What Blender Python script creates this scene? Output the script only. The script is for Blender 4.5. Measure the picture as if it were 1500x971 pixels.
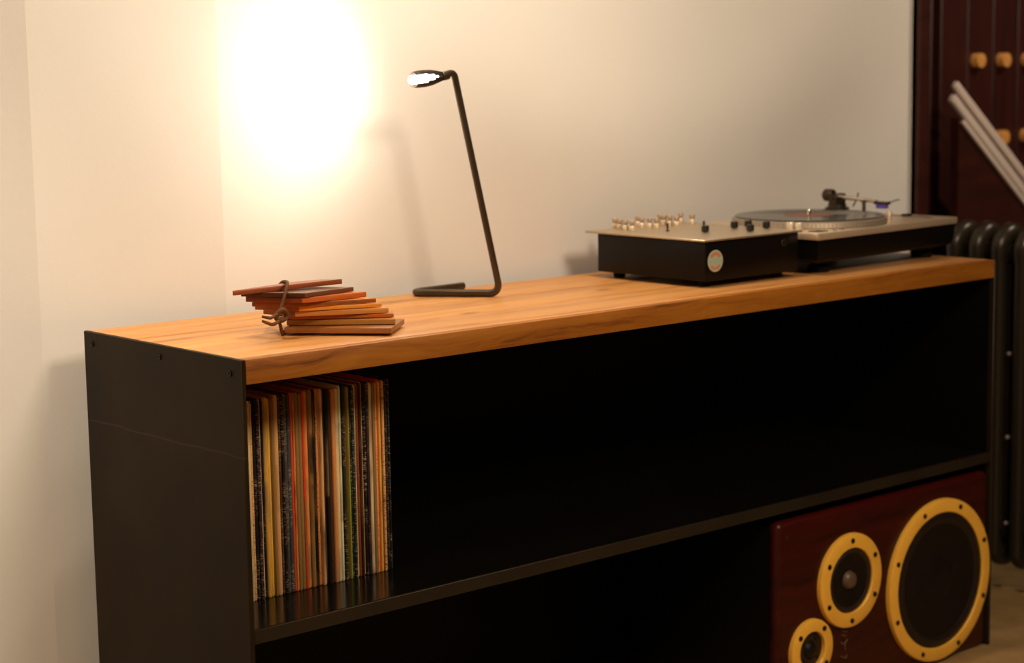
import bpy, bmesh, math, random
from mathutils import Vector, Matrix
for o in list(bpy.data.objects): bpy.data.objects.remove(o)
S = bpy.context.scene; COL = S.collection
random.seed(7)
H = 0.815                                   # height of the worktop above the floor

# ------------------------------------------------------------------ camera
cam = bpy.data.cameras.new('camera'); co = bpy.data.objects.new('camera', cam); COL.objects.link(co); S.camera = co
R_ = Vector((0.7526674, -0.6582104, -0.0158367)); D_ = Vector((-0.1028725, -0.0938094, -0.9902611)); F_ = Vector((0.6503145, 0.7469664, -0.138319))
co.matrix_world = Matrix(((R_.x, -D_.x, -F_.x, -1.48299), (R_.y, -D_.y, -F_.y, -2.294046), (R_.z, -D_.z, -F_.z, 0.413285 + H), (0, 0, 0, 1)))
cam.sensor_fit = 'HORIZONTAL'; cam.sensor_width = 36; cam.lens = 2808.25 / 1500 * 36
cam.clip_start = .05; cam.clip_end = 60
cam.dof.use_dof = True; cam.dof.focus_distance = 2.95; cam.dof.aperture_fstop = 4.0

# ------------------------------------------------------------------ world, lights, exposure
W = bpy.data.worlds.new('world'); S.world = W; W.use_nodes = True
W.node_tree.nodes['Background'].inputs[0].default_value = (1, .72, .45, 1)
W.node_tree.nodes['Background'].inputs[1].default_value = .02
VS = S.view_settings
VS.view_transform = 'Standard'; VS.look = 'None'; VS.gamma = 1; VS.use_curve_mapping = False; VS.exposure = 0.0
WARM = (1, .85, .665)
def spot(name, loc, target, watts, angle, blend, radius, color=WARM):
    l = bpy.data.lights.new(name, 'SPOT'); l.energy = watts; l.spot_size = math.radians(angle); l.spot_blend = blend
    l.shadow_soft_size = radius; l.color = color
    o = bpy.data.objects.new(name, l); COL.objects.link(o); o.location = loc
    o.rotation_euler = (Vector(target) - Vector(loc)).to_track_quat('-Z', 'Y').to_euler(); return o
# point light, for the added soft room fill and the desk lamp's glow
def point_light(name, loc, watts, radius, color=WARM):
    l = bpy.data.lights.new(name, 'POINT'); l.energy = watts; l.shadow_soft_size = radius; l.color = color
    o = bpy.data.objects.new(name, l); COL.objects.link(o); o.location = loc; return o
# overhead spots: downlight above the worktop, two added wall fills, one for right background
spot('overhead_spot', (.74, .09, H + 1.66), (.42, .16, H), 66, 108, .9, .03)
spot('overhead_spot', (-.55, .0, H + 1.66), (-.47, .25, 0), 95, 56, .8, .04)  # added fill for the lower left wall
spot('overhead_spot', (-.8, -.9, H + 1.66), (-.65, .8, H + .45), 42, 66, .7, .04)  # added fill for the upper left wall
spot('overhead_spot', (3.0, -.6, H + 1.66), (2.75, .6, H - .1), 52, 58, .6, .04)
point_light('soft_room_fill', (.45, -1.95, H + 1.55), 138, .3)  # soft front fill, added to lift the wall and the records
spot('wall_fill_spot', (.6, -1.6, H + 1.6), (1.16, .5, H + 1.42), 72, 58, .3, .04)  # added spot; its cone edge draws the diagonal on the wall

# ------------------------------------------------------------------ materials
def mat(name, color, rough=.5, metal=0, spec=None, noise=0, nscale=30, bump=0, bscale=200, stretch=(1, 1, 1), coat=0):
    m = bpy.data.materials.new(name); m.use_nodes = True; nt = m.node_tree; b = nt.nodes['Principled BSDF']
    b.inputs['Base Color'].default_value = (*color, 1); b.inputs['Roughness'].default_value = rough; b.inputs['Metallic'].default_value = metal
    if spec is not None: b.inputs['Specular IOR Level'].default_value = spec
    if coat: b.inputs['Coat Weight'].default_value = coat; b.inputs['Coat Roughness'].default_value = .15
    if noise or bump:
        tc = nt.nodes.new('ShaderNodeTexCoord'); mp = nt.nodes.new('ShaderNodeMapping'); mp.inputs['Scale'].default_value = stretch
        nt.links.new(tc.outputs['Object'], mp.inputs['Vector'])
    if noise:
        n = nt.nodes.new('ShaderNodeTexNoise'); n.inputs['Scale'].default_value = nscale; n.inputs['Detail'].default_value = 5
        nt.links.new(mp.outputs[0], n.inputs['Vector'])
        r = nt.nodes.new('ShaderNodeMapRange'); r.inputs['From Min'].default_value = .3; r.inputs['From Max'].default_value = .7
        r.inputs['To Min'].default_value = 1 - noise; r.inputs['To Max'].default_value = 1 + noise
        nt.links.new(n.outputs['Fac'], r.inputs['Value'])
        h = nt.nodes.new('ShaderNodeVectorMath'); h.operation = 'SCALE'; h.inputs[0].default_value = color
        nt.links.new(r.outputs[0], h.inputs['Scale']); nt.links.new(h.outputs[0], b.inputs['Base Color'])
    if bump:
        n = nt.nodes.new('ShaderNodeTexNoise'); n.inputs['Scale'].default_value = bscale; n.inputs['Detail'].default_value = 4
        nt.links.new(mp.outputs[0], n.inputs['Vector'])
        bp = nt.nodes.new('ShaderNodeBump'); bp.inputs['Strength'].default_value = bump; bp.inputs['Distance'].default_value = .002
        nt.links.new(n.outputs['Fac'], bp.inputs['Height']); nt.links.new(bp.outputs[0], b.inputs['Normal'])
    return m
def wood(name, c1, c2, c3, rough=.45, along=1.6, across=26, objcol=False, coat=0, knots=True, spec=.4):
    """grain running along local x"""
    m = bpy.data.materials.new(name); m.use_nodes = True; nt = m.node_tree; b = nt.nodes['Principled BSDF']; N = nt.nodes.new; L = nt.links.new
    b.inputs['Roughness'].default_value = rough; b.inputs['Specular IOR Level'].default_value = spec
    if coat: b.inputs['Coat Weight'].default_value = coat; b.inputs['Coat Roughness'].default_value = .2
    tc = N('ShaderNodeTexCoord'); oi = N('ShaderNodeObjectInfo')
    off = N('ShaderNodeVectorMath'); off.operation = 'MULTIPLY_ADD'; off.inputs[1].default_value = (9, 5, 3)
    cx = N('ShaderNodeCombineXYZ'); [L(oi.outputs['Random'], cx.inputs[i]) for i in range(3)]
    L(cx.outputs[0], off.inputs[0]); L(tc.outputs['Object'], off.inputs[2])
    warp = N('ShaderNodeTexNoise'); warp.inputs['Scale'].default_value = 3.2; warp.inputs['Detail'].default_value = 3; L(off.outputs[0], warp.inputs['Vector'])
    wv = N('ShaderNodeVectorMath'); wv.operation = 'MULTIPLY_ADD'; wv.inputs[1].default_value = (.10, .045, .06)
    L(warp.outputs['Color'], wv.inputs[0]); L(off.outputs[0], wv.inputs[2])
    mp = N('ShaderNodeMapping'); mp.inputs['Scale'].default_value = (along, across, across); L(wv.outputs[0], mp.inputs['Vector'])
    n1 = N('ShaderNodeTexNoise'); n1.inputs['Scale'].default_value = 1; n1.inputs['Detail'].default_value = 6; n1.inputs['Roughness'].default_value = .6; L(mp.outputs[0], n1.inputs['Vector'])
    mp2 = N('ShaderNodeMapping'); mp2.inputs['Scale'].default_value = (along * 5, across * 7, across * 7); L(wv.outputs[0], mp2.inputs['Vector'])
    n2 = N('ShaderNodeTexNoise'); n2.inputs['Scale'].default_value = 1; n2.inputs['Detail'].default_value = 3; L(mp2.outputs[0], n2.inputs['Vector'])
    add = N('ShaderNodeMath'); add.operation = 'MULTIPLY_ADD'; add.inputs[1].default_value = .35; L(n2.outputs['Fac'], add.inputs[0]); L(n1.outputs['Fac'], add.inputs[2])
    cr = N('ShaderNodeValToRGB'); e = cr.color_ramp.elements; e[0].position = .42; e[0].color = (*c3, 1); e[1].position = .9; e[1].color = (*c1, 1)
    x = e.new(.6); x.color = (*c2, 1); L(add.outputs[0], cr.inputs['Fac'])
    out = cr.outputs['Color']
    if knots:
        vo = N('ShaderNodeTexVoronoi'); vo.inputs['Scale'].default_value = 1; mk = N('ShaderNodeMapping'); mk.inputs['Scale'].default_value = (4.2, 9, 9); L(wv.outputs[0], mk.inputs['Vector']); L(mk.outputs[0], vo.inputs['Vector'])
        kr = N('ShaderNodeValToRGB'); k = kr.color_ramp.elements; k[0].position = .03; k[0].color = (.25, .2, .16, 1); k[1].position = .12; k[1].color = (1, 1, 1, 1); L(vo.outputs['Distance'], kr.inputs['Fac'])
        mx = N('ShaderNodeMix'); mx.data_type = 'RGBA'; mx.blend_type = 'MULTIPLY'; mx.inputs['Factor'].default_value = .7; L(out, mx.inputs['A']); L(kr.outputs['Color'], mx.inputs['B']); out = mx.outputs['Result']
    if objcol:
        mx = N('ShaderNodeMix'); mx.data_type = 'RGBA'; mx.blend_type = 'MULTIPLY'; mx.inputs['Factor'].default_value = 1; L(out, mx.inputs['A']); L(oi.outputs['Color'], mx.inputs['B']); out = mx.outputs['Result']
    L(out, b.inputs['Base Color'])
    bp = N('ShaderNodeBump'); bp.inputs['Strength'].default_value = .12; bp.inputs['Distance'].default_value = .001; L(n2.outputs['Fac'], bp.inputs['Height']); L(bp.outputs[0], b.inputs['Normal'])
    return m
def emit(name, color, strength):
    m = bpy.data.materials.new(name); m.use_nodes = True; b = m.node_tree.nodes['Principled BSDF']
    b.inputs['Base Color'].default_value = (*color, 1); b.inputs['Emission Color'].default_value = (*color, 1); b.inputs['Emission Strength'].default_value = strength; return m
def sleeve_mat(speckle):
    """record sleeve card: colour of the object, worn, with tiny spine print in the object's 'ink' colour"""
    m = bpy.data.materials.new('record_sleeve_print' if speckle else 'record_sleeve_card'); m.use_nodes = True; nt = m.node_tree; b = nt.nodes['Principled BSDF']; N = nt.nodes.new; L = nt.links.new
    b.inputs['Roughness'].default_value = .55; b.inputs['Specular IOR Level'].default_value = .3
    oi = N('ShaderNodeObjectInfo'); at = N('ShaderNodeAttribute'); at.attribute_type = 'OBJECT'; at.attribute_name = 'ink'; tc = N('ShaderNodeTexCoord')
    cx = N('ShaderNodeCombineXYZ'); [L(oi.outputs['Random'], cx.inputs[i]) for i in range(3)]
    off = N('ShaderNodeVectorMath'); off.operation = 'MULTIPLY_ADD'; off.inputs[1].default_value = (3, 7, 11); L(cx.outputs[0], off.inputs[0]); L(tc.outputs['Object'], off.inputs[2])
    mp = N('ShaderNodeMapping'); mp.inputs['Scale'].default_value = (200, 60, 620) if speckle else (60, 30, 9); L(off.outputs[0], mp.inputs['Vector'])
    n = N('ShaderNodeTexNoise'); n.inputs['Scale'].default_value = 1; n.inputs['Detail'].default_value = 2; L(mp.outputs[0], n.inputs['Vector'])
    mb = N('ShaderNodeMapping'); mb.inputs['Scale'].default_value = (3, 3, 14); L(off.outputs[0], mb.inputs['Vector'])
    nb = N('ShaderNodeTexNoise'); nb.inputs['Scale'].default_value = 1; nb.inputs['Detail'].default_value = 1; L(mb.outputs[0], nb.inputs['Vector'])
    r1 = N('ShaderNodeValToRGB'); e = r1.color_ramp.elements; e[0].position = .5 if speckle else .45; e[1].position = .72 if speckle else .75; L(n.outputs['Fac'], r1.inputs['Fac'])
    r2 = N('ShaderNodeValToRGB'); e = r2.color_ramp.elements; e[0].position = .42; e[1].position = .5; L(nb.outputs['Fac'], r2.inputs['Fac'])
    mu = N('ShaderNodeMath'); mu.operation = 'MULTIPLY'; L(r1.outputs['Color'], mu.inputs[0]); L(r2.outputs['Color'], mu.inputs[1])
    mx = N('ShaderNodeMix'); mx.data_type = 'RGBA'; L(mu.outputs[0], mx.inputs['Factor']); L(oi.outputs['Color'], mx.inputs['A']); L(at.outputs['Color'], mx.inputs['B'])
    L(mx.outputs['Result'], b.inputs['Base Color']); return m

M = {}
M['wall'] = mat('wall_plaster', (.80, .755, .69), .85, spec=.2, noise=.015, nscale=3, bump=.1, bscale=90)
M['floor'] = mat('floor_concrete', (.33, .20, .075), .6, noise=.25, nscale=9, bump=.2, bscale=40)
M['dark_room'] = mat('dark_paint', (.05, .035, .025), .8)
M['ceiling'] = mat('ceiling_paint', (.35, .3, .25), .9)
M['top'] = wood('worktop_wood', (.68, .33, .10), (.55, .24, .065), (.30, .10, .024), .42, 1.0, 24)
M['shaded_edge_wood'] = wood('worktop_front_shaded', (.44, .160, .014), (.31, .095, .007), (.10, .026, .002), .5, 2.6, 46)  # same wood as the top, with the front face's shade in the colour
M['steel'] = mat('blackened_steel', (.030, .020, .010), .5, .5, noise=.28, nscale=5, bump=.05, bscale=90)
def panel_steel():
    m = mat('patinated_steel', (.024, .0140, .0050), .5, .2, spec=.13, noise=.3, nscale=5, bump=.05, bscale=90); nt = m.node_tree; N = nt.nodes.new; L = nt.links.new; b = nt.nodes['Principled BSDF']
    src = b.inputs['Base Color'].links[0].from_socket; tc = N('ShaderNodeTexCoord'); sx = N('ShaderNodeSeparateXYZ'); L(tc.outputs['Object'], sx.inputs[0])
    nz = N('ShaderNodeTexNoise'); nz.inputs['Scale'].default_value = 9; nz.inputs['Detail'].default_value = 3; L(tc.outputs['Object'], nz.inputs['Vector'])
    a = N('ShaderNodeMath'); a.operation = 'MULTIPLY_ADD'; a.inputs[1].default_value = SCR_S; a.inputs[2].default_value = SCR_Z; L(sx.outputs['Y'], a.inputs[0])
    w = N('ShaderNodeMath'); w.operation = 'MULTIPLY_ADD'; w.inputs[1].default_value = .012; L(nz.outputs['Fac'], w.inputs[0]); L(a.outputs[0], w.inputs[2])
    d = N('ShaderNodeMath'); d.operation = 'SUBTRACT'; L(sx.outputs['Z'], d.inputs[0]); L(w.outputs[0], d.inputs[1])
    ab = N('ShaderNodeMath'); ab.operation = 'ABSOLUTE'; L(d.outputs[0], ab.inputs[0])
    r = N('ShaderNodeMapRange'); r.inputs['From Min'].default_value = .0004; r.inputs['From Max'].default_value = .0022; r.inputs['To Min'].default_value = .35; r.inputs['To Max'].default_value = 0; L(ab.outputs[0], r.inputs['Value'])
    mx = N('ShaderNodeMix'); mx.data_type = 'RGBA'; L(r.outputs[0], mx.inputs['Factor']); L(src, mx.inputs['A']); mx.inputs['B'].default_value = (.10, .072, .04, 1); L(mx.outputs['Result'], b.inputs['Base Color']); return m
SCR_S, SCR_Z = -0.0052, 0.6666
M['panel'] = panel_steel()
M['steel_dark'] = mat('inside_shade_black', (.003, .0025, .002), .5, .0, spec=.15, noise=.2, nscale=7)  # compartment shade put into a near-black copy of the steel
M['shelf'] = mat('shelf_shaded_black', (.006, .005, .004), .16, spec=.5, noise=.2, nscale=7)  # shelf top blackened, the compartment's shade is in this colour
M['screw'] = mat('dark_screw', (.02, .016, .012), .35, .8)
M['slat'] = wood('slat_wood', (1, 1, 1), (.86, .8, .76), (.74, .66, .58), .4, 8, 90, objcol=True, knots=False)
M['slat_end_shaded'] = wood('slat_end_grain_shaded', (.42, .30, .22), (.34, .24, .17), (.24, .16, .11), .5, 40, 120, objcol=True, knots=False)  # end grain, darkened further to hold the left faces' shade
M['cord'] = mat('leather_cord', (.13, .052, .018), .65, spec=.2, noise=.3, nscale=120, bump=.3, bscale=500)
M['tube'] = mat('lamp_lacquer', (.075, .052, .03), .28, .55)
M['shade'] = mat('lamp_shade_metal', (.05, .032, .022), .4, .6)
M['bulb'] = emit('lit_bulb', (1, .93, .8), 7)
M['chromelamp'] = mat('polished_reflector', (.9, .88, .82), .15, 1)
M['mixbox'] = mat('mixer_black_box', (.0045, .003, .002), .4, spec=.18, bump=.05, bscale=300)
M['mixtop'] = mat('brushed_panel', (.56, .44, .30), .36, .75, noise=.05, nscale=200, stretch=(1, 20, 20))
M['knobw'] = mat('cream_metal_knob', (.82, .68, .50), .3, .35)
M['knobcap'] = mat('tan_knob_cap', (.46, .33, .22), .35, .3)
M['knobb'] = mat('black_knob', (.008, .007, .006), .4)
M['rubber'] = mat('black_rubber', (.004, .0035, .003), .7, spec=.2)
M['stk_base'] = mat('sticker_paper', (.40, .45, .35), .6)
M['stk_orange'] = mat('sticker_orange', (.58, .22, .085), .6)
M['stk_green'] = mat('sticker_green', (.25, .45, .22), .6)
M['silver'] = mat('silver_deck', (.72, .56, .40), .34, .55, noise=.03, nscale=120)
M['platter'] = mat('platter_metal', (.34, .27, .20), .5, .4)
M['black_plastic'] = mat('black_plinth', (.003, .0025, .002), .45, spec=.15)
M['vinyl'] = mat('black_vinyl', (.012, .011, .010), .22, spec=.6, coat=.3)
M['reclabel'] = mat('record_label', (.22, .07, .05), .5)
M['chrome'] = mat('chrome', (.85, .8, .72), .12, 1)
M['arm'] = mat('tonearm_metal', (.6, .52, .42), .25, .9)
M['darkmetal'] = mat('dark_metal', (.07, .05, .035), .3, .7)
M['violet'] = mat('cartridge_violet_glint', (.12, .07, .42), .3)  # blue-violet glint at the headshell, put into the colour
M['walnut'] = wood('speaker_walnut', (.060, .0045, .002), (.036, .003, .0016), (.014, .0015, .001), .35, 2.2, 38, coat=.03, knots=False, spec=.25)
M['brass'] = mat('gold_ring', (1.0, .52, .06), .4, .05, noise=.05, nscale=40)
M['cone'] = mat('speaker_cone', (.009, .005, .004), .5, spec=.2, noise=.3, nscale=30)
M['surround'] = mat('speaker_surround', (.028, .015, .008), .45, spec=.25)
M['woofer_roll'] = mat('woofer_surround', (.018, .010, .007), .4, spec=.3)
M['cap'] = mat('dust_cap', (.11, .065, .035), .4)
M['bolt'] = mat('black_bolt', (.02, .012, .007), .35, .5)
M['print'] = mat('faded_gold_print', (.16, .09, .05), .5)
M['iron'] = mat('radiator_iron', (.032, .023, .014), .32, .3, spec=.4)
M['rivet'] = mat('pale_rivet', (.6, .52, .45), .3, .8)
M['darkwood'] = wood('dark_red_wood', (.055, .011, .006), (.038, .007, .004), (.02, .004, .003), .45, 2, 30, knots=False)
M['peg'] = mat('pale_wood_peg', (.80, .36, .09), .4, noise=.1, nscale=60)
M['rail'] = mat('pale_steel_rail', (.92, .76, .66), .35, .3)
M['sleeve'] = sleeve_mat(False); M['sleeve_print'] = sleeve_mat(True)

# ------------------------------------------------------------------ mesh helpers
def mesh_obj(name, bm, m, parent=None, loc=(0, 0, 0), rot=(0, 0, 0), smooth=True):
    me = bpy.data.meshes.new(name); bmesh.ops.recalc_face_normals(bm, faces=bm.faces); bm.to_mesh(me); bm.free()
    for x in (m if isinstance(m, (list, tuple)) else [m]): me.materials.append(x)
    o = bpy.data.objects.new(name, me); COL.objects.link(o); o.location = loc; o.rotation_euler = rot
    if parent is not None: o.parent = parent
    if smooth:
        me.shade_smooth()
        try: me.set_sharp_from_angle(angle=math.radians(38))
        except Exception: pass
    return o
def box(x0, x1, y0, y1, z0, z1, bev=0, seg=2, bm=None):
    b = bmesh.new(); v = bmesh.ops.create_cube(b, size=1)['verts']
    for w in v: w.co = ((x0 + x1) / 2 + w.co.x * (x1 - x0), (y0 + y1) / 2 + w.co.y * (y1 - y0), (z0 + z1) / 2 + w.co.z * (z1 - z0))
    if bev: bmesh.ops.bevel(b, geom=list(b.edges), offset=bev, segments=seg, affect='EDGES', profile=.5)
    return merge(bm, b)
def merge(bm, b):
    if bm is None: return b
    me = bpy.data.meshes.new('t'); b.to_mesh(me); b.free(); bm.from_mesh(me); bpy.data.meshes.remove(me); return bm
def lathe(prof, n=32, axis='Z', bm=None, mtx=None):
    """revolve (radius, height) pairs; closes ends that sit on the axis"""
    b = bmesh.new(); rings = []
    for r, h in prof:
        if r < 1e-6: rings.append([b.verts.new((0, 0, h))])
        else: rings.append([b.verts.new((r * math.cos(2 * math.pi * i / n), r * math.sin(2 * math.pi * i / n), h)) for i in range(n)])
    for a, c in zip(rings, rings[1:]):
        for i in range(n):
            j = (i + 1) % n
            if len(a) == 1 and len(c) == 1: continue
            if len(a) == 1: b.faces.new((a[0], c[i], c[j]))
            elif len(c) == 1: b.faces.new((a[i], a[j], c[0]))
            else: b.faces.new((a[i], a[j], c[j], c[i]))
    if axis == 'Y-': bmesh.ops.transform(b, matrix=Matrix.Rotation(math.radians(90), 4, 'X'), verts=b.verts)   # +z becomes -y
    if axis == 'X': bmesh.ops.transform(b, matrix=Matrix.Rotation(math.radians(90), 4, 'Y'), verts=b.verts)
    if mtx is not None: bmesh.ops.transform(b, matrix=mtx, verts=b.verts)
    return merge(bm, b)
def tube(pts, r, n=12, bm=None, sub=0, cap=True):
    """swept round tube; sub > 0 rounds the path with a Catmull-Rom spline"""
    P = [Vector(p) for p in pts]; rr = r if isinstance(r, (list, tuple)) else [r] * len(P)
    if sub:
        Q = []; q = []
        for i in range(len(P) - 1):
            p0 = P[max(i - 1, 0)]; p1 = P[i]; p2 = P[i + 1]; p3 = P[min(i + 2, len(P) - 1)]
            for k in range(sub):
                t = k / sub; Q.append(.5 * ((2 * p1) + (p2 - p0) * t + (2 * p0 - 5 * p1 + 4 * p2 - p3) * t * t + (3 * p1 - p0 - 3 * p2 + p3) * t ** 3)); q.append(rr[i] * (1 - t) + rr[i + 1] * t)
        P = Q + [P[-1]]; rr = q + [rr[-1]]
    b = bmesh.new(); rings = []; up = None
    for i, p in enumerate(P):
        t = (P[min(i + 1, len(P) - 1)] - P[max(i - 1, 0)]).normalized()
        if up is None: up = t.orthogonal().normalized()
        up = (up - t * up.dot(t)).normalized(); s = t.cross(up)
        rings.append([b.verts.new(p + (up * math.cos(2 * math.pi * k / n) + s * math.sin(2 * math.pi * k / n)) * rr[i]) for k in range(n)])
    for a, c in zip(rings, rings[1:]):
        for k in range(n): b.faces.new((a[k], a[(k + 1) % n], c[(k + 1) % n], c[k]))
    if cap: b.faces.new(rings[0][::-1]); b.faces.new(rings[-1])
    return merge(bm, b)
def fillet(pts, rad, n=6):
    """round the inner corners of a polyline"""
    P = [Vector(p) for p in pts]; out = [P[0]]
    for a, p, c in zip(P, P[1:], P[2:]):
        d1 = (a - p).normalized(); d2 = (c - p).normalized(); ang = d1.angle(d2); t = min(rad / math.tan(ang / 2), (a - p).length * .48, (c - p).length * .48)
        s, e = p + d1 * t, p + d2 * t
        for k in range(n + 1):
            u = k / n; out.append(s * (1 - u) ** 2 + p * 2 * u * (1 - u) + e * u * u)
    return out + [P[-1]]
def prism(poly, z0, z1, bev=0, bm=None):
    b = bmesh.new(); lo = [b.verts.new((x, y, z0)) for x, y in poly]; hi = [b.verts.new((x, y, z1)) for x, y in poly]
    b.faces.new(lo[::-1]); b.faces.new(hi); n = len(poly)
    for i in range(n): b.faces.new((lo[i], lo[(i + 1) % n], hi[(i + 1) % n], hi[i]))
    if bev: bmesh.ops.bevel(b, geom=list(b.edges), offset=bev, segments=2, affect='EDGES', profile=.5)
    return merge(bm, b)
def tag(o, label=None, cat=None, group=None, kind=None):
    if label: o['label'] = label
    if cat: o['category'] = cat
    if group: o['group'] = group
    if kind: o['kind'] = kind
    return o
def thing(name, label, cat, loc=(0, 0, 0), rz=0, group=None):
    o = bpy.data.objects.new(name, None); COL.objects.link(o); o.location = loc; o.rotation_euler = (0, 0, rz); o.empty_display_size = .05
    return tag(o, label, cat, group)
def struct(name, bm, m, label=None): return tag(mesh_obj(name, bm, m), label, None, None, 'structure')

# ------------------------------------------------------------------ room
bm = bmesh.new()
def wall_strip(pts, z0, z1, th):
    """upright wall of thickness th behind the line of points"""
    b = bmesh.new(); P = [Vector((x, y, 0)) for x, y in pts]; f = []; k = []
    for i, p in enumerate(P):
        f.append((b.verts.new((p.x, p.y, z0)), b.verts.new((p.x, p.y, z1)))); k.append((b.verts.new((p.x, p.y + th, z0)), b.verts.new((p.x, p.y + th, z1))))
    for i in range(len(P) - 1):
        b.faces.new((f[i][0], f[i + 1][0], f[i + 1][1], f[i][1])); b.faces.new((k[i][0], k[i][1], k[i + 1][1], k[i + 1][0]))
        b.faces.new((f[i][1], f[i + 1][1], k[i + 1][1], k[i][1])); b.faces.new((f[i][0], k[i][0], k[i + 1][0], f[i + 1][0]))
    b.faces.new((f[0][0], f[0][1], k[0][1], k[0][0])); b.faces.new((f[-1][0], k[-1][0], k[-1][1], f[-1][1])); return b
CZ = 2.55
o = struct('wall_back', wall_strip([(-3, 1.50), (-.026, .55), (.298, .5), (2.205, .5)], 0, CZ, .12), M['wall']); 
o.data.shade_flat()
struct('floor', box(-3.2, 4.2, -4.7, 2.2, -.1, 0), M['floor'])
struct('ceiling', box(-3.2, 4.2, -4.7, 2.2, CZ, CZ + .1), M['ceiling'])
struct('wall_left', box(-3.2, -3.0, -4.7, 2.2, 0, CZ), M['wall'])
struct('wall_right', box(4.0, 4.2, -4.7, 2.2, 0, CZ), M['dark_room'])
struct('wall_front', box(-3.0, 4.0, -4.7, -4.5, 0, CZ), M['dark_room'])
struct('wall_far', box(-3.0, 4.0, 2.0, 2.2, 0, CZ), M['dark_room'])
# dark wooden casing where the plastered wall ends
b = box(2.206, 2.255, .485, .64, 0, CZ - .002, .004); b = box(2.206, 2.222, .478, .64, 0, CZ - .002, .003, bm=b)
struct('trim_1', b, M['darkwood'])

# ------------------------------------------------------------------ console
L, D, T = 1.836, .4565, .0366; ST = .008
con = thing('console_shelf', 'long black steel console with thick wooden worktop against the plastered wall', 'console', (0, 0, 0))
sp = mesh_obj('side_panel', box(0, ST, 0, D, 0, H, .0012, 1), M['panel'], con)
mesh_obj('side_panel', box(L - ST, L, 0, D, 0, H - .001, .0012, 1), M['steel'], con)
for y, z in ((.43, .019), (.223, .018), (.029, .022)):
    mesh_obj('screw', lathe([(0, .0008), (.0022, .0008), (.0026, .0018), (.0046, .0018), (.0048, .0006), (.0048, -.002), (0, -.002)], 14, mtx=Matrix.Translation((0, y, H - z)) @ Matrix.Rotation(math.radians(-90), 4, 'Y')), M['screw'], sp)
# the worktop: boards glued side by side, their joints a hair open
ys = [.0195, .142, .300, .378, D - .001]
mesh_obj('shaded_front_strip', box(-(L / 2) + ST + .0006, L / 2 - ST - .0006, -.0095, .0088, -T, 0, .0014, 2), M['shaded_edge_wood'], con, (L / 2, .010, H))  # front strip split off to carry the shaded wood colour
for i in range(4):
    y0, y1 = ys[i], ys[i + 1]; h0 = H - .0004 * (i % 2)
    mesh_obj('worktop_board', box(-(L / 2) + ST + .0006, L / 2 - ST - .0006, -(y1 - y0) / 2 + .0003, (y1 - y0) / 2 - .0003, -T, h0 - H, .0011, 2), M['top'], con, (L / 2, (y0 + y1) / 2, H))
SZ = H - .400                                # top of the steel shelf
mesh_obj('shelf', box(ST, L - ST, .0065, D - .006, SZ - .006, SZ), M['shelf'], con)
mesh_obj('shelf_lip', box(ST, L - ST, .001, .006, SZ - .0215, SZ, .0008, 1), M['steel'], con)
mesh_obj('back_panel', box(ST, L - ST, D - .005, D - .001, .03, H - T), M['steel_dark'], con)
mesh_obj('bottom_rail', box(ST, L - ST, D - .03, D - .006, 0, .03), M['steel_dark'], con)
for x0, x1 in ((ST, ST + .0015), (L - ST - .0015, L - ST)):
    mesh_obj('side_shade_sheet', box(x0, x1, .012, D - .006, .0, SZ - .022, 0, 1, box(x0, x1, .012, D - .006, SZ + .001, H - T - .001)), M['steel_dark'], con)  # thin sheets that carry the compartment's shade over the side panels

# ------------------------------------------------------------------ records
cream, tan, mus, oli, oran = (.72, .50, .32), (.55, .33, .16), (.55, .32, .075), (.22, .14, .05), (.52, .22, .07)
blk, dpur, dbrn, dgrn, teal, red, mar, yel, grn = (.012, .010, .009), (.05, .02, .03), (.07, .035, .018), (.02, .035, .018), (.06, .075, .075), (.50, .055, .02), (.16, .035, .014), (.72, .40, .06), (.24, .32, .04)
wht = (.85, .70, .52)
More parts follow.
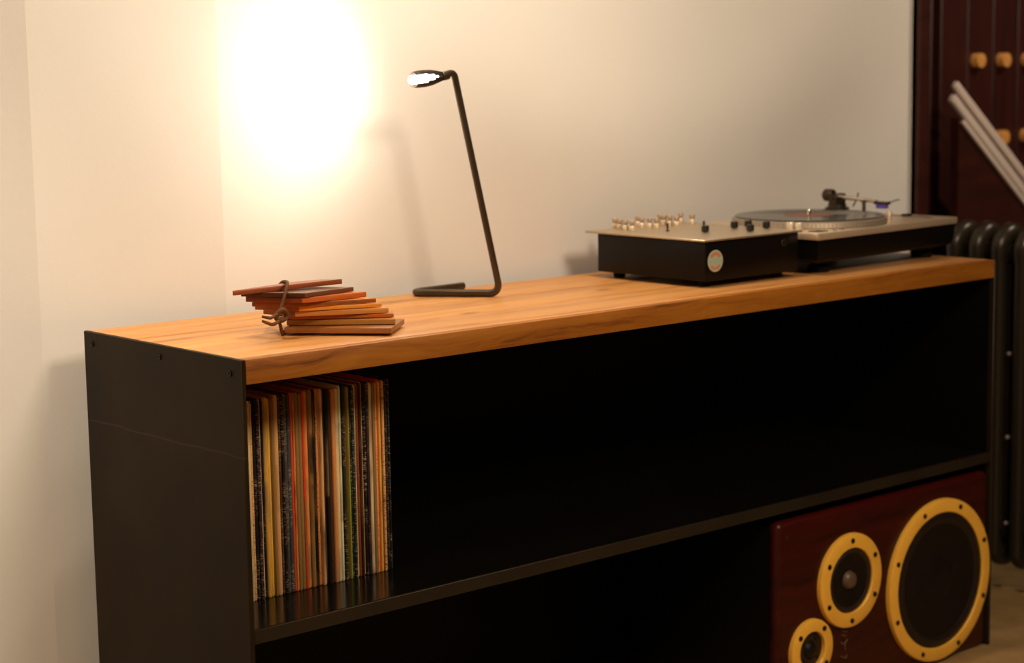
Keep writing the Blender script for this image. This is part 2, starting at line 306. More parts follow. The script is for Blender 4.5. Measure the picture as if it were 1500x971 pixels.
# (width, colour, ink, printed, words)
recs = [(24, cream, tan, 0, 'cream'), (24, tan, dbrn, 1, 'tan'), (26, blk, cream, 1, 'black'), (27, dpur, cream, 1, 'dark plum'), (14, cream, dpur, 0, 'narrow cream'), (18, blk, mus, 1, 'black'),
        (38, mus, tan, 0, 'wide mustard'), (20, yel, cream, 0, 'yellow ochre'), (24, oli, mus, 1, 'olive'), (34, tan, mus, 0, 'tan'), (20, dbrn, tan, 1, 'dark brown'), (22, blk, cream, 1, 'black'), (30, (.09, .07, .06), cream, 1, 'grey printed'),
        (30, teal, wht, 1, 'blue-grey'), (18, red, yel, 0, 'bright red'), (16, oran, red, 0, 'orange-red'), (28, oli, tan, 0, 'olive'), (30, oli, mus, 1, 'olive brown'), (20, red, oran, 0, 'rust red'), (32, oran, tan, 0, 'orange'), (34, oli, dbrn, 0, 'brown olive'),
        (28, blk, oran, 0, 'black'), (24, oran, dbrn, 1, 'orange and black'), (26, tan, dbrn, 0, 'tan'), (28, dbrn, oli, 0, 'dark brown'), (20, blk, tan, 0, 'black'), (28, dbrn, mar, 0, 'brown'), (30, oran, cream, 0, 'pale orange'), (28, cream, wht, 0, 'cream'), (16, wht, cream, 0, 'white'),
        (18, blk, red, 1, 'black'), (22, dgrn, cream, 1, 'black-green'), (18, mar, oran, 1, 'maroon'), (12, grn, yel, 0, 'narrow green'), (26, blk, cream, 1, 'black'), (18, dgrn, wht, 1, 'dark green'), (20, cream, tan, 0, 'beige'), (24, mar, oran, 1, 'maroon'), (16, dbrn, tan, 0, 'brown'), (22, tan, oli, 1, 'tan'),
        (20, blk, wht, 1, 'black with white print'), (24, dpur, tan, 1, 'dark plum'), (30, cream, oran, 0, 'pale orange-cream'), (24, oli, tan, 1, 'olive'), (18, tan, red, 1, 'tan'), (14, red, oran, 0, 'thin orange-red'), (18, yel, oran, 0, 'golden yellow'), (16, mar, blk, 0, 'dark red'), (20, tan, blk, 1, 'tan printed'), (24, blk, tan, 1, 'black'), (14, blk, wht, 1, 'black with pale print')]
ordn = ['first', 'second', 'third', 'fourth', 'fifth', 'sixth', 'seventh', 'eighth', 'ninth', 'tenth', 'eleventh', 'twelfth', 'thirteenth', 'fourteenth', 'fifteenth', 'sixteenth', 'seventeenth', 'eighteenth', 'nineteenth', 'twentieth']
def ordinal(n):
    if n <= 20: return ordn[n - 1]
    t = {2: 'twenty', 3: 'thirty', 4: 'forty', 5: 'fifty', 6: 'sixty'}
    return t[n // 10] + '-' + ordn[n % 10 - 1] if n % 10 else {3: 'thirtieth', 4: 'fortieth', 5: 'fiftieth', 6: 'sixtieth'}[n // 10]
x = .0905; k_ = (.3625 - x) / sum(r[0] for r in recs); NR = len(recs)
for i, (w, c, ink, pr, words) in enumerate(recs):
    wd = w * k_ - .0003; hh = .314 + random.uniform(-.003, .0025); dp = .300; y0 = .131 + random.uniform(-.003, .003)
    # folded card: rounded spine at the front, two covers, open mouth behind, worn corners
    r = wd / 2; prof = [(-r, dp), (-r, r * .8), (-r * .55, r * .2), (0, 0), (r * .55, r * .2), (r, r * .8), (r, dp), (r * .55, dp), (r * .5, r * 1.4), (-r * .5, r * 1.4), (-r * .55, dp)]
    b = bmesh.new(); n = len(prof); lean = random.uniform(-.0006, .0006)
    rows = []
    for z, ins in ((0, .0016), (.003, 0), (hh * .5, 0), (hh - .004, 0), (hh, .0018)):
        rows.append([b.verts.new((px * (1 if ins == 0 else .8), py + (ins if py < dp * .5 else -ins), z)) for px, py in prof])
    for a, cc in zip(rows, rows[1:]):
        for q in range(n): b.faces.new((a[q], a[(q + 1) % n], cc[(q + 1) % n], cc[q]))
    b.faces.new(rows[0][::-1]); b.faces.new(rows[-1])
    o = mesh_obj('record_sleeve', b, M['sleeve_print'] if pr else M['sleeve'], None, (x + w * k_ / 2, y0, SZ + .0003))
    o.color = (*[min(.92, v * 1.65 * q) if max(c) > .1 else v for v, q in zip(c, (1, .88, .72))], 1); o['ink'] = [float(v) * .6 for v in ink]
    where = 'beside the steel side panel' if i == 0 else ('at the open right end of the row' if i == NR - 1 else '%s from the left in the row' % ordinal(i + 1))
    tag(o, '%s record sleeve spine, %s' % (words, where), 'record', 'record sleeves on the steel shelf')
    x += w * k_

# ------------------------------------------------------------------ bundle of slats tied with a cord
bun = thing('slat_bundle', 'fanned stack of wooden slats tied with a brown leather cord on the worktop', 'slats', (.2, .15, H))
slats = [  # z, thickness, left end, corner, right end, colour
    (.0710, .0078, (.108, .183), (.196, .166), (.290, .148), (.34, .085, .025)),
    (.0630, .0066, (.136, .203), (.197, .118), (.297, .128), (.17, .065, .030)),
    (.0540, .0082, (.145, .204), (.195, .123), (.309, .111), (.62, .15, .022)),
    (.0460, .0070, (.154, .201), (.200, .136), (.316, .095), (.80, .28, .030)),
    (.0390, .0062, (.166, .211), (.201, .142), (.322, .089), (.90, .34, .030)),
    (.0300, .0080, (.184, .215), (.199, .150), (.328, .079), (.68, .28, .055)),
    (.0232, .0058, (.225, .255), (.205, .167), (.333, .073), (.60, .14, .020)),
    (.0138, .0082, (.262, .262), (.201, .176), (.326, .060), (.50, .22, .040)),
    (.0042, .0085, (.270, .236), (.188, .164), (.299, .036), (.36, .14, .035))]
for i, (z, t, l, c, r, col) in enumerate(slats):
    l, c, r = Vector(l), Vector(c), Vector(r)
    ang = math.atan2(r.y - c.y, r.x - c.x); ca, sa = math.cos(-ang), math.sin(-ang)
    if i == 0: poly = [l, r, Vector((.268, .176)), Vector((.222, .190))]
    elif i == 8: poly = [c, r, r + (l - c), l]
    else: poly = [c, r, r + (l - c) * 1.0, l]
    lp = [((p.x - c.x) * ca - (p.y - c.y) * sa, (p.x - c.x) * sa + (p.y - c.y) * ca) for p in poly]
    b = prism(lp, 0, t, .0006); b.normal_update()
    el = (Vector(lp[0]) - Vector(lp[-1])).normalized() if i else Vector((1, 0)); en = Vector((el.y, -el.x)) * (1 if i == 0 else -1)
    if i and en.dot(Vector(lp[0]) - Vector(lp[1])) < 0: en = -en
    for f in b.faces:
        if i and Vector(f.normal[:2]).dot(en) > .8: f.material_index = 1      # end grain plus painted left-side shade
    o = mesh_obj('wood_slat', b, [M['slat'], M['slat_end_shaded']], bun, (c.x - .2, c.y - .15, z), (math.radians(1.6) * -math.sin(0) if i else 0, 0, ang))
    o.color = (*col, 1)
    if i == 0: o.rotation_euler = (0, math.radians(-1.6), ang)
    tag(o, ['reddish slat, topmost, its right end tilted up', 'dark brown slat, second from the top', 'red-orange slat, third from the top', 'amber slat, fourth from the top', 'bright amber slat, fifth from the top', 'golden brown slat, sixth from the top', 'thin red-orange slat, seventh from the top', 'yellow-brown slat, second from the bottom', 'brown slat at the bottom of the stack'][i])
def rel(p): return (p[0] - .2, p[1] - .15, p[2])
loop = [(.262, .235, .0022), (.215, .20, .0022), (.1885, .170, .0022), (.179, .158, .008), (.170, .148, .020), (.160, .139, .035), (.164, .138, .045), (.1705, .139, .058), (.1785, .143, .072), (.189, .153, .0825), (.203, .176, .0825), (.213, .203, .0785), (.217, .220, .068), (.222, .232, .050), (.232, .258, .030), (.258, .274, .020), (.276, .268, .010), (.272, .250, .0022), (.262, .235, .0022)]
mesh_obj('cord', tube([rel(p) for p in loop], .0026, 8, sub=5), M['cord'], bun)
kb = tube([rel(p) for p in [(.160, .139, .030), (.151, .131, .036), (.157, .128, .044), (.168, .130, .043), (.166, .126, .034), (.154, .123, .031), (.149, .127, .040), (.160, .124, .047), (.169, .126, .038)]], .0036, 8, sub=6)
kb = tube([rel(p) for p in [(.158, .128, .040), (.147, .125, .040), (.136, .122, .037), (.128, .119, .0385), (.118, .118, .041)]], [.003, .003, .0025, .0025, .002], 8, kb, 5)
kb = tube([rel(p) for p in [(.158, .126, .034), (.146, .121, .029), (.135, .118, .0275), (.125, .117, .031), (.117, .117, .0345)]], [.003, .003, .0027, .0025, .002], 8, kb, 5)
mesh_obj('knot', kb, M['cord'], bun)

# ------------------------------------------------------------------ desk lamp
lamp = thing('desk_lamp', 'bent dark metal tube desk lamp lit on the worktop near the wall', 'lamp', (.715, .36, H))
def lr(p): return (p[0] - .715, p[1] - .36, p[2])
rt = .0068
path = fillet([(.770, .430, rt), (.632, .421, rt), (.7395, .289, rt), (.6585, .309, .4005), (.637, .310, .3955)], .019, 10)
cut = next(k for k, p in enumerate(path) if p.z > rt + .0022)
mesh_obj('base', tube([lr(p) for p in path[:cut + 1]], rt, 16), M['tube'], lamp)
mesh_obj('post', tube([lr(p) for p in path[cut:]], [rt - .0008 * min(1, k / 6) for k in range(len(path) - cut)], 16), M['tube'], lamp)
hd = Vector((.562, .310, .3878)) - Vector((.642, .310, .3945)); hl = hd.length
hm = Matrix.Translation(lr((.642, .310, .3945))) @ hd.to_track_quat('Z', 'Y').to_matrix().to_4x4()
# shade: ribbed shell, open along the side that faces the room
prof = [(.0068, 0), (.0075, .008), (.0105, .020), (.0135, .034), (.0148, .050), (.0146, .064), (.0135, .074)]
b = bmesh.new(); n = 48
toroom = hm.to_3x3().inverted() @ Vector((-.65, -.75, .05)); a0 = math.atan2(toroom.y, toroom.x)
rings = []
for r, z in prof:
    rings.append([b.verts.new(((r - (.0007 if k % 2 else 0)) * math.cos(a0 + 2 * math.pi * k / n), (r - (.0007 if k % 2 else 0)) * math.sin(a0 + 2 * math.pi * k / n), z)) for k in range(n)])
for s, (a, c) in enumerate(zip(rings, rings[1:])):
    for k in range(n):
        d = min(k + .5, n - k - .5)                     # angular distance from the open side
        lim = (0, 0, 1.4, 3.0, 3.6 + (k % 2) * 1.4, 3.6 + (k % 2) * 1.6)[s]
        if d < lim: continue
        b.faces.new((a[k], a[(k + 1) % n], c[(k + 1) % n], c[k]))
o = mesh_obj('lamp_shade', b, M['shade'], lamp); o.matrix_local = hm
sm = o.modifiers.new('thick', 'SOLIDIFY'); sm.thickness = .0009; sm.offset = -1
o = mesh_obj('bulb', lathe([(0, .018), (.0040, .0185), (.0055, .026), (.0074, .040), (.0082, .056), (.0085, .070), (.0080, .077), (.005, .081), (0, .0825)], 20), M['bulb'], lamp); o.matrix_local = hm
o = mesh_obj('neck', lathe([(0, -.004), (.0072, -.004), (.0078, .002), (.0078, .010), (.0066, .012), (.0044, .020), (0, .020)], 18), M['tube'], lamp); o.matrix_local = hm
spot('lamp_beam', (.549, .310, H + .387), (.30, .50, H + .375), 4.6, 178, 1.0, .02, (1, .92, .76))
point_light('lamp_glow', (.547, .310, H + .387), 1.0, .012, (1, .92, .76))

# ------------------------------------------------------------------ mixer
mx0, mx1, my0, my1 = 1.072, 1.331, .100, .385
mix = thing('audio_mixer', 'black box mixer with metal top and cream knobs beside the turntable', 'mixer', (mx0, my0, H))
def mr(x, y, z): return (x - mx0, y - my0, z)
bw, bd = mx1 - mx0, my1 - my0
mesh_obj('case', box(0, bw, 0, bd, .012, .0862, .0025, 2), M['mixbox'], mix)
mesh_obj('top_panel', box(-.010, bw + .003, -.0075, bd + .024, .0864, .0900, .0008, 1), M['mixtop'], mix)
for x_, y_ in ((.03, .03), (bw - .03, .03), (.03, bd - .03), (bw - .03, bd - .03)):
    mesh_obj('foot', lathe([(0, 0), (.010, 0), (.0115, .003), (.0125, .0125), (0, .0125)], 18), M['rubber'], mix, (x_, y_, 0))
WK = [(1.1406, .4060), (1.1308, .3826), (1.1232, .3598), (1.1221, .3397), (1.2045, .4060), (1.186, .3776), (1.1902, .3597), (1.1921, .3427), (1.2665, .4064), (1.2571, .3858), (1.2532, .3659), (1.2518, .3459), (1.3148, .3955), (1.3054, .3544)]
kp = [(0, 0), (.0052, 0), (.0060, .001), (.0062, .0075), (.0054, .0092), (.0040, .0100), (.0040, .0118), (.0056, .0128), (.0058, .0180), (.0050, .0195), (0, .0198)]
me0 = None
for x_, y_ in WK:
    if me0 is None:
        b = lathe(kp, 18)
        for f in b.faces: f.material_index = 1 if f.calc_center_median().z > .0095 else 0
        o = mesh_obj('cream_knob', b, [M['knobw'], M['knobcap']], mix); me0 = o.data
    else: o = bpy.data.objects.new('cream_knob', me0); COL.objects.link(o); o.parent = mix
    o.location = mr(x_, y_, .0900)
for x_, y_ in ((1.1805, .2019), (1.2813, .2194), (1.3196, .2179), (1.2499, .1501), (1.3196, .1709)):
    b = lathe([(0, 0), (.0035, 0), (.0035, .0015), (.0072, .0016), (.0075, .0085), (.0070, .0125), (.0064, .0130), (0, .0130)], 18)
    b = box(-.0006, .0006, -.0078, -.002, .004, .0136, bm=b)
    mesh_obj('black_knob', b, M['knobb'], mix, mr(x_, y_, .0900))
for x_, y_ in ((1.1573, .2786), (1.2391, .2604)):
    b = lathe([(0, 0), (.0036, 0), (.0036, .002), (.0015, .0025), (.0013, .012), (.0017, .0150), (0, .0155)], 12); b = box(-.0022, .0022, -.0014, .0014, .006, .0150, .0005, 1, b)
    mesh_obj('toggle_lever', b, M['knobb'], mix, mr(x_, y_, .0900))
mesh_obj('headphone_socket', lathe([(.003, -.004), (.003, .0015), (.0062, .0018), (.0070, .0008), (.0070, -.004)], 20, 'Y-'), M['darkmetal'], mix, mr(1.2884, my0, .0693))
# round sticker: pale disc with two arcs of worn orange lettering and a green band
sc = mr(1.0985, my0, .0490); R0 = .0203
st = mesh_obj('round_sticker', lathe([(0, .0006), (R0 - .0004, .0006), (R0, .0002), (R0, -.0005), (0, -.0005)], 40, 'Y-'), M['stk_base'], mix, sc)
def arc_blocks(r0, r1, a0, a1, n, gap):
    b = bmesh.new()
    for i in range(n):
        s = a0 + (a1 - a0) * (i + gap) / n; e = a0 + (a1 - a0) * (i + 1 - gap) / n; pts = []
        for a, r in ((s, r0), (s, r1), (e, r1), (e, r0)): pts.append(b.verts.new((r * math.cos(a), -.0009, r * math.sin(a))))
        lo = [b.verts.new((v.co.x, -.0004, v.co.z)) for v in pts]; b.faces.new(pts)
        for q in range(4): b.faces.new((pts[q], pts[(q + 1) % 4], lo[(q + 1) % 4], lo[q]))
    return b
mesh_obj('sticker_lettering', merge(arc_blocks(.0105, .0166, math.radians(28), math.radians(152), 10, .06), arc_blocks(.0112, .0166, math.radians(215), math.radians(325), 8, .07)), M['stk_orange'], st)
b = box(-.0165, -.0095, -.0009, -.0004, -.0012, .0010); b = box(.0095, .0165, -.0009, -.0004, -.0012, .0010, bm=b); b = box(-.0045, .0045, -.0009, -.0004, .0016, .0024, bm=b); b = box(-.005, .005, -.0009, -.0004, -.0026, -.0018, bm=b)
mesh_obj('sticker_band', b, M['stk_green'], st)

# ------------------------------------------------------------------ turntable
tw, td, ta = .4795, .345, math.atan2(.0266, .4787)
tt = thing('turntable', 'silver and black turntable with tonearm at the right of the worktop', 'turntable', (1.3566, .072, H), ta)
mesh_obj('deck', box(0, tw, 0, td, .0690, .0830, .0022, 2), M['silver'], tt)
b = bmesh.new()
prof = [(.004, .0685), (.005, .045), (.008, .030), (.016, .0235)]
rings = []
for ins, z in prof: rings.append([b.verts.new(p) for p in ((ins, ins, z), (tw - ins, ins, z), (tw - ins, td - ins, z), (ins, td - ins, z))])
for a, c in zip(rings, rings[1:]):
    for q in range(4): b.faces.new((a[q], a[(q + 1) % 4], c[(q + 1) % 4], c[q]))
b.faces.new(rings[0]); b.faces.new(rings[-1][::-1])
mesh_obj('plinth', b, M['black_plastic'], tt)
for x_, y_ in ((.075, .055), (tw - .050, .055), (.075, td - .055), (tw - .050, td - .055)):
    mesh_obj('foot', lathe([(0, 0), (.020, 0), (.0215, .002), (.0215, .011), (.019, .0135), (.016, .015), (.016, .0255), (0, .0255)], 24), M['rubber'], tt, (x_, y_, 0))
def tl(x, y):   # world to turntable local
    v = Matrix.Rotation(-ta, 3, 'Z') @ Vector((x - 1.3566, y - .072, 0)); return v.x, v.y
pcx, pcy = tl(1.5337, .2449)
b = lathe([(0, .0832), (.120, .0832), (.1560, .0834), (.1575, .0850), (.1545, .0945), (.1500, .0968), (.1480, .0975), (0, .0975)], 72)
mesh_obj('platter', b, M['platter'], tt, (pcx, pcy, 0))
b = bmesh.new()
for row, zr in ((0, .0868), (1, .0895), (2, .0922)):
    for k in range(120):
        a = 2 * math.pi * k / 120; r = .1574 - (zr - .085) * .316 + .0004; c_, s_ = math.cos(a), math.sin(a); h_ = .0018
        vs = [b.verts.new((c_ * r - s_ * u, s_ * r + c_ * u, zr + w)) for u, w in ((-h_, -.0008), (h_, -.0008), (h_, .0008), (-h_, .0008))]; b.faces.new(vs)
o = mesh_obj('strobe_dots', b, M['mixtop'], tt, (pcx, pcy, 0)); o['kind'] = 'stuff'
mesh_obj('spindle', lathe([(0, .0975), (.0036, .0975), (.0036, .108), (.002, .111), (0, .1112)], 14), M['chrome'], tt, (pcx, pcy, 0))
# controls at the front left corner
mesh_obj('strobe_lamp_housing', lathe([(0, .0828), (.0080, .0828), (.0080, .0985), (.0073, .1000), (0, .1000)], 22), M['knobw'], tt, (.014, .078, 0))
mesh_obj('power_switch', lathe([(0, .0828), (.0072, .0828), (.0072, .0985), (.0066, .1000), (0, .1000)], 22), M['knobw'], tt, (.012, .056, 0))
mesh_obj('start_button', box(.020, .052, .016, .040, .0830, .0846, .0006, 1), M['darkmetal'], tt)
mesh_obj('speed_button', box(.060, .078, .012, .024, .0830, .0842, .0005, 1), M['chrome'], tt)
mesh_obj('speed_button', box(.084, .102, .012, .024, .0830, .0842, .0005, 1), M['chrome'], tt)
mesh_obj('target_lamp', lathe([(0, .0828), (.0052, .0828), (.0052, .1010), (.0045, .1022), (0, .1022)], 16), M['silver'], tt, (.322, .062, 0))
mesh_obj('slider_slot', box(.428, .440, .035, .165, .0831, .0838, .0003, 1), M['darkmetal'], tt)
mesh_obj('pitch_slider', box(.424, .444, .088, .102, .0838, .0885, .0012, 1), M['darkmetal'], tt)
# tonearm
ax, ay = .388, .240
arm = mesh_obj('tonearm_base', lathe([(0, .0830), (.034, .0830), (.035, .0855), (.033, .0900), (.026, .0910), (.0255, .0990), (.020, .1000), (.0195, .1060), (0, .1060)], 32), M['darkmetal'], tt, (ax, ay, 0))
b = box(-.0175, -.0125, -.010, .010, .104, .128, .001, 1); b = box(.0125, .0175, -.010, .010, .104, .128, .001, 1, b); b = box(-.0175, .0175, -.010, .010, .103, .1075, .001, 1, b)
b = lathe([(0, -.021), (.0055, -.021), (.0055, .021), (0, .021)], 14, mtx=Matrix.Translation((0, 0, .121)) @ Matrix.Rotation(math.radians(90), 4, 'Y'), bm=b)
mesh_obj('gimbal', b, M['darkmetal'], arm)
mesh_obj('counterweight', lathe([(0, -.010), (.012, -.010), (.0135, -.0085), (.0135, .008), (.012, .011), (0, .011)], 26, mtx=Matrix.Translation((.002, .0225, .1235)) @ Matrix.Rotation(math.radians(90), 4, 'X')), M['darkmetal'], arm)
b = tube([(.002, .040, .1235), (0, .0, .121), (-.001, -.035, .1195), (.004, -.070, .1170), (.001, -.100, .1145)], [.0042, .0045, .0042, .004, .004], 12, sub=6)
mesh_obj('arm_tube', b, M['arm'], arm)
b = box(-.008, .008, -.132, -.098, .1095, .1155, .0012, 1)
hs = mesh_obj('headshell', b, M['darkmetal'], arm)
mesh_obj('cartridge', box(-.0068, .0068, -.127, -.103, .1010, .1094, .001, 1), M['violet'], arm)
mesh_obj('finger_lift', tube([(.007, -.124, .1140), (.014, -.130, .1150), (.021, -.136, .1180), (.026, -.140, .1185)], .0013, 8, sub=4), M['darkmetal'], arm)
mesh_obj('arm_rest', merge(box(-.0035, .0035, -.072, -.066, .083, .1140, .001, 1), box(-.007, .007, -.073, -.065, .1118, .1145, .0008, 1)), M['darkmetal'], arm)
mesh_obj('lift_lever', tube([(.018, -.028, .100), (.020, -.036, .116), (.021, -.040, .130)], .0016, 8), M['darkmetal'], arm)
# the record on the platter
rec = thing('vinyl_record', 'black vinyl record with red centre label lying on the turntable platter', 'record', (1.5337, .2449, H + .0977))
b = lathe([(.0037, .0002), (.0037, .0019), (.0500, .0019), (.0504, .0015), (.0540, .0015), (.0545, .0018), (.1460, .0018), (.1480, .0020), (.1500, .0014), (.1500, .0004), (.1480, .0), (.0037, .0002)], 96)
mesh_obj('disc', b, M['vinyl'], rec)
mesh_obj('record_label', lathe([(.0037, .0019), (.0037, .0022), (.0495, .0022), (.0498, .0019)], 48), M['reclabel'], rec)

# ------------------------------------------------------------------ loudspeaker under the shelf
sx0, sx1, sz0, sz1 = 1.163, 1.8255, .0015, H - .440; sf = .003
spk = thing('loudspeaker', 'dark walnut loudspeaker with three gold rings lying on its side under the shelf', 'speaker', ((sx0 + sx1) / 2, .2, 0))
cx0 = (sx0 + sx1) / 2
def sr(x, y, z): return (x - cx0, y - .2, z)
mesh_obj('cabinet', box(sx0 - cx0 + .002, sx1 - cx0 - .002, sf - .2 + .012, .40 - .2, sz0, sz1 - .010, .003, 2), M['steel_dark'], spk)
mesh_obj('baffle', box(sx0 - cx0, sx1 - cx0, sf - .2, sf - .2 + .0300, sz0, sz1, .0145, 5), M['walnut'], spk)
def driver(name, px, pz, ro, ri, nb, a0, label, depth, rough_cap):
    d = mesh_obj(name, lathe([(ri, -.001), (ri, .0085), (ri + .0015, .0100), (ro - .0045, .0110), (ro - .0010, .0090), (ro, .006), (ro, -.001)], 64, 'Y-'), M['brass'], spk, sr(px, sf, pz))
    tag(d, label)
    rb = (ro + ri) / 2 + .001
    for k in range(nb):
        a = math.radians(a0) + 2 * math.pi * k / nb
        mesh_obj('bolt', lathe([(0, .0108), (.0021, .0108), (.0023, .0124), (.0047, .0126), (.0052, .0116), (.0052, .008), (0, .008)], 12, 'Y-'), M['bolt'], d, (rb * math.cos(a), 0, rb * math.sin(a)))
    return d
def dish(name, prof, m, parent): return mesh_obj(name, lathe(prof, 56, 'Y-'), m, parent)
wz, mz, tz = H - .6395, H - .5855, H - .700
w = driver('woofer', 1.654, wz, .1680, .1400, 8, 22.5, 'gold ring of the largest driver', .05, 0)
dish('surround', [(.1402, .0060), (.136, .0060), (.132, .0088), (.126, .0098), (.120, .0085), (.1165, .0055)], M['woofer_roll'], w)
dish('cone', [(.1168, .0060), (.112, .0054), (.048, .0012), (.046, .0014)], M['cone'], w)
dish('dust_cap', [(.0475, .0013), (.040, .0048), (.022, .0078), (0, .0090)], M['cone'], w)
m_ = driver('midrange', 1.3685, mz, .0930, .0640, 6, 90, 'gold ring of the middle-sized driver', .03, 0)
dish('surround', [(.0642, .0050), (.062, .0052), (.0585, .0082), (.0545, .0066), (.0525, .0050)], M['surround'], m_)
dish('cone', [(.0527, .0054), (.050, .0048), (.018, .0012)], M['cone'], m_)
dish('dust_cap', [(.0185, .0012), (.0160, .0085), (.010, .0125), (0, .0140)], M['cap'], m_)
t_ = driver('tweeter', 1.2540, tz, .0605, .0360, 4, 50, 'gold ring of the smallest driver', .02, 0)
dish('surround', [(.0362, .0005), (.034, .002), (.018, .0015), (.0165, .0008)], M['surround'], t_)
dish('dome', [(.0168, .0008), (.0135, .0065), (.007, .0100), (0, .0110)], M['cone'], t_)
for k in range(4):
    a = math.radians(50 + 90 * k); mesh_obj('bolt', lathe([(0, .004), (.003, .004), (.0036, .003), (.0036, .001), (0, .001)], 10, 'Y-'), M['bolt'], t_, (.0262 * math.cos(a), 0, .0262 * math.sin(a)))
# worn, unreadable maker's lettering that runs up the baffle (rotated strokes)
b = bmesh.new()
for (u0, v0, u1, v1) in [(-.010, .030, .008, .024), (-.008, .020, .006, .016), (-.010, .006, .000, .000), (.000, .000, .010, .008), (.002, .000, .004, -.012), (-.009, -.022, .006, -.029), (.006, -.029, .008, -.022), (-.008, -.036, -.006, -.046), (-.008, -.046, .008, -.052), (.002, -.060, .008, -.066)]:
    b = tube([(u0, 0, v0), (u1, 0, v1)], .0011, 6, b)
mesh_obj('lettering', b, M['print'], spk, sr(1.3575, sf - .0004, H - .712), smooth=False)
mesh_obj('screw', lathe([(0, .0012), (.003, .0012), (.0034, 0), (.0034, -.002), (0, -.002)], 10, 'Y-'), M['darkmetal'], spk, sr(1.188, sf, H - .470))

# ------------------------------------------------------------------ radiator beyond the console
ry0 = -.075; pitch = .0602; nrad = 8; rx0, rx1 = 2.152, 2.272
rad = thing('column_radiator', 'dark cast iron column radiator beyond the right end of the console', 'radiator', ((rx0 + rx1) / 2, ry0 + pitch * 3.5, 0))
rcx, rcy = (rx0 + rx1) / 2, ry0 + pitch * 3.5
me0 = None
for k in range(nrad):
    yk = ry0 + pitch * k
    if me0 is None:
        b = bmesh.new(); zt = H + .008; z0 = .075; xs = (rx0 - rcx + .019, 0, rx1 - rcx - .019)
        for xx in xs: b = tube([(xx, 0, z0 + .02), (xx, 0, zt - .02)], .0165, 12, b)
        b = tube([(xs[0] - .002, 0, zt - .050), (xs[0], 0, zt - .018), (xs[0] + .018, 0, zt + .002), (0, 0, zt + .010), (xs[2] - .018, 0, zt + .002), (xs[2], 0, zt - .018), (xs[2] + .002, 0, zt - .050)], [.0165, .0185, .0215, .023, .0215, .0185, .0165], 12, b, 5)
        b = tube([(xs[0], 0, z0 + .05), (xs[0] + .01, 0, z0 + .016), (0, 0, z0 + .006), (xs[2] - .01, 0, z0 + .016), (xs[2], 0, z0 + .05)], [.0165, .019, .021, .019, .0165], 12, b, 5)
        o = mesh_obj('radiator_column', b, M['iron'], rad); me0 = o.data
    else: o = bpy.data.objects.new('radiator_column', me0); COL.objects.link(o); o.parent = rad
    o.location = (0, yk - rcy, 0)
for z in (H - .045, .125): mesh_obj('header_pipe', tube([(0, ry0 - rcy, z), (0, ry0 + pitch * (nrad - 1) - rcy, z)], .017, 12), M['iron'], rad)
for yk in (ry0, ry0 + pitch * (nrad - 1)):
    for xx in (-.04, .04): mesh_obj('foot', lathe([(0, 0), (.022, 0), (.022, .006), (.014, .020), (.012, .09), (0, .09)], 14), M['iron'], rad, (xx, yk - rcy, 0))
for z in (H - .250, H - .441, H - .640):
    mesh_obj('rivet', lathe([(0, .004), (.003, .0035), (.0048, .001), (.005, -.004), (0, -.004)], 12, mtx=Matrix.Translation((rx0 - rcx + .0028, .1975 - rcy - .012, z)) @ Matrix.Rotation(math.radians(-90), 4, 'Y')), M['rivet'], rad)

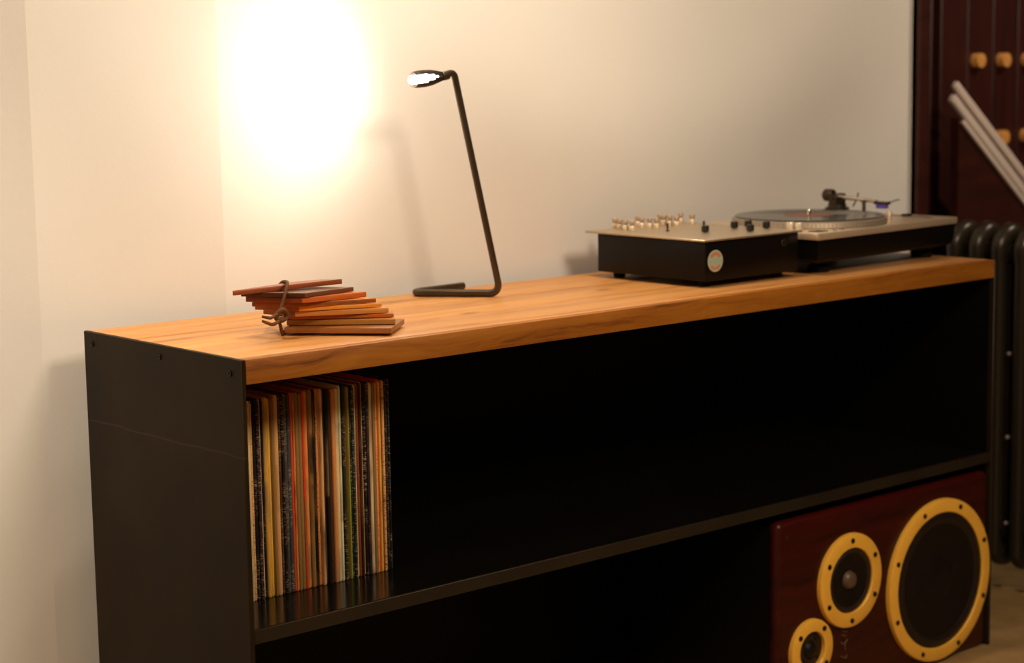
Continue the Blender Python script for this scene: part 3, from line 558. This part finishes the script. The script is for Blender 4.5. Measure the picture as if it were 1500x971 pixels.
# ------------------------------------------------------------------ dark boarded cabinet with pegs, far right
CY = .74; bx0 = 2.640; bwid = .1145
cab = thing('peg_cabinet', 'tall dark red board cabinet with pale wooden pegs, far right', 'cabinet', (3.09, CY + .2, 0))
def cr_(x, y, z): return (x - 3.09, y - CY - .2, z)
mesh_obj('carcass', box(bx0 - 3.09, 3.56 - 3.09, -.17, .2, 0, 2.3, .004, 1), M['darkwood'], cab)
for k in range(8):
    x0 = bx0 + .065 + bwid * (k - .5)
    mesh_obj('board', box(-1.14, 1.14, -bwid / 2 + .002, bwid / 2 - .002, -.012 - .002 * (k % 2), .012, .003, 1), M['darkwood'], cab, cr_(x0 + bwid / 2, CY + .018, 1.15), (0, math.radians(90), 0)).rotation_euler = (math.radians(90), math.radians(-90), 0)
pegs = [(2.7965 + bwid * k, z) for z in (.402, .197) for k in range(-0, 6)] + [(2.7965 + bwid * k, z) for z in (.81,) for k in range(6)]
mep = None
for (x_, z_) in pegs:
    if mep is None: o = mesh_obj('peg', lathe([(0, -.004), (.019, -.004), (.0195, .016), (.0185, .021), (0, .022)], 18, 'Y-'), M['peg'], cab); mep = o.data
    else: o = bpy.data.objects.new('peg', mep); COL.objects.link(o); o.parent = cab
    o.location = cr_(x_, CY + .004, H + z_)

# ------------------------------------------------------------------ sloped panel with pale rails in front of it
PY = .60
def slope(x): return .3290 + (x - 2.497) * (-.2530 / .3195)
sl = thing('stair_side', 'dark sloping panel edged by three pale parallel rails, right of the radiator', 'handrail', (2.95, PY, 0))
b = bmesh.new(); X0, X1 = 2.512, 3.45
f = [(X0, 0), (X1, 0), (X1, max(H + slope(X1) - .04, .05)), (X0, H + slope(X0) - .055)]
lo = [b.verts.new((x - 2.95, -.012, z)) for x, z in f]; hi = [b.verts.new((x - 2.95, .012, z)) for x, z in f]
b.faces.new(lo); b.faces.new(hi[::-1])
for q in range(4): b.faces.new((lo[q], lo[(q + 1) % 4], hi[(q + 1) % 4], hi[q]))
mesh_obj('panel', b, M['darkwood'], sl)
for (xa, dz, y_, rr_, ll) in ((2.508, .026, .000, .0100, 'upper pale rail'), (2.491, -.020, -.004, .0115, 'middle pale rail'), (2.520, -.058, -.018, .0062, 'lower thin darker rail')):
    za = H + slope(xa) + dz; zb = H + slope(3.45) + dz
    d = Vector((3.45 - xa, 0, zb - za)); 
    b = box(0, d.length, -rr_ * .8, rr_ * .8, -rr_, rr_, rr_ * .45, 2)
    o = mesh_obj('rail', b, M['rail'] if rr_ > .006 else M['darkmetal'], sl, (xa - 2.95, y_, za), (0, math.atan2(-d.z, d.x), 0)); tag(o, ll)
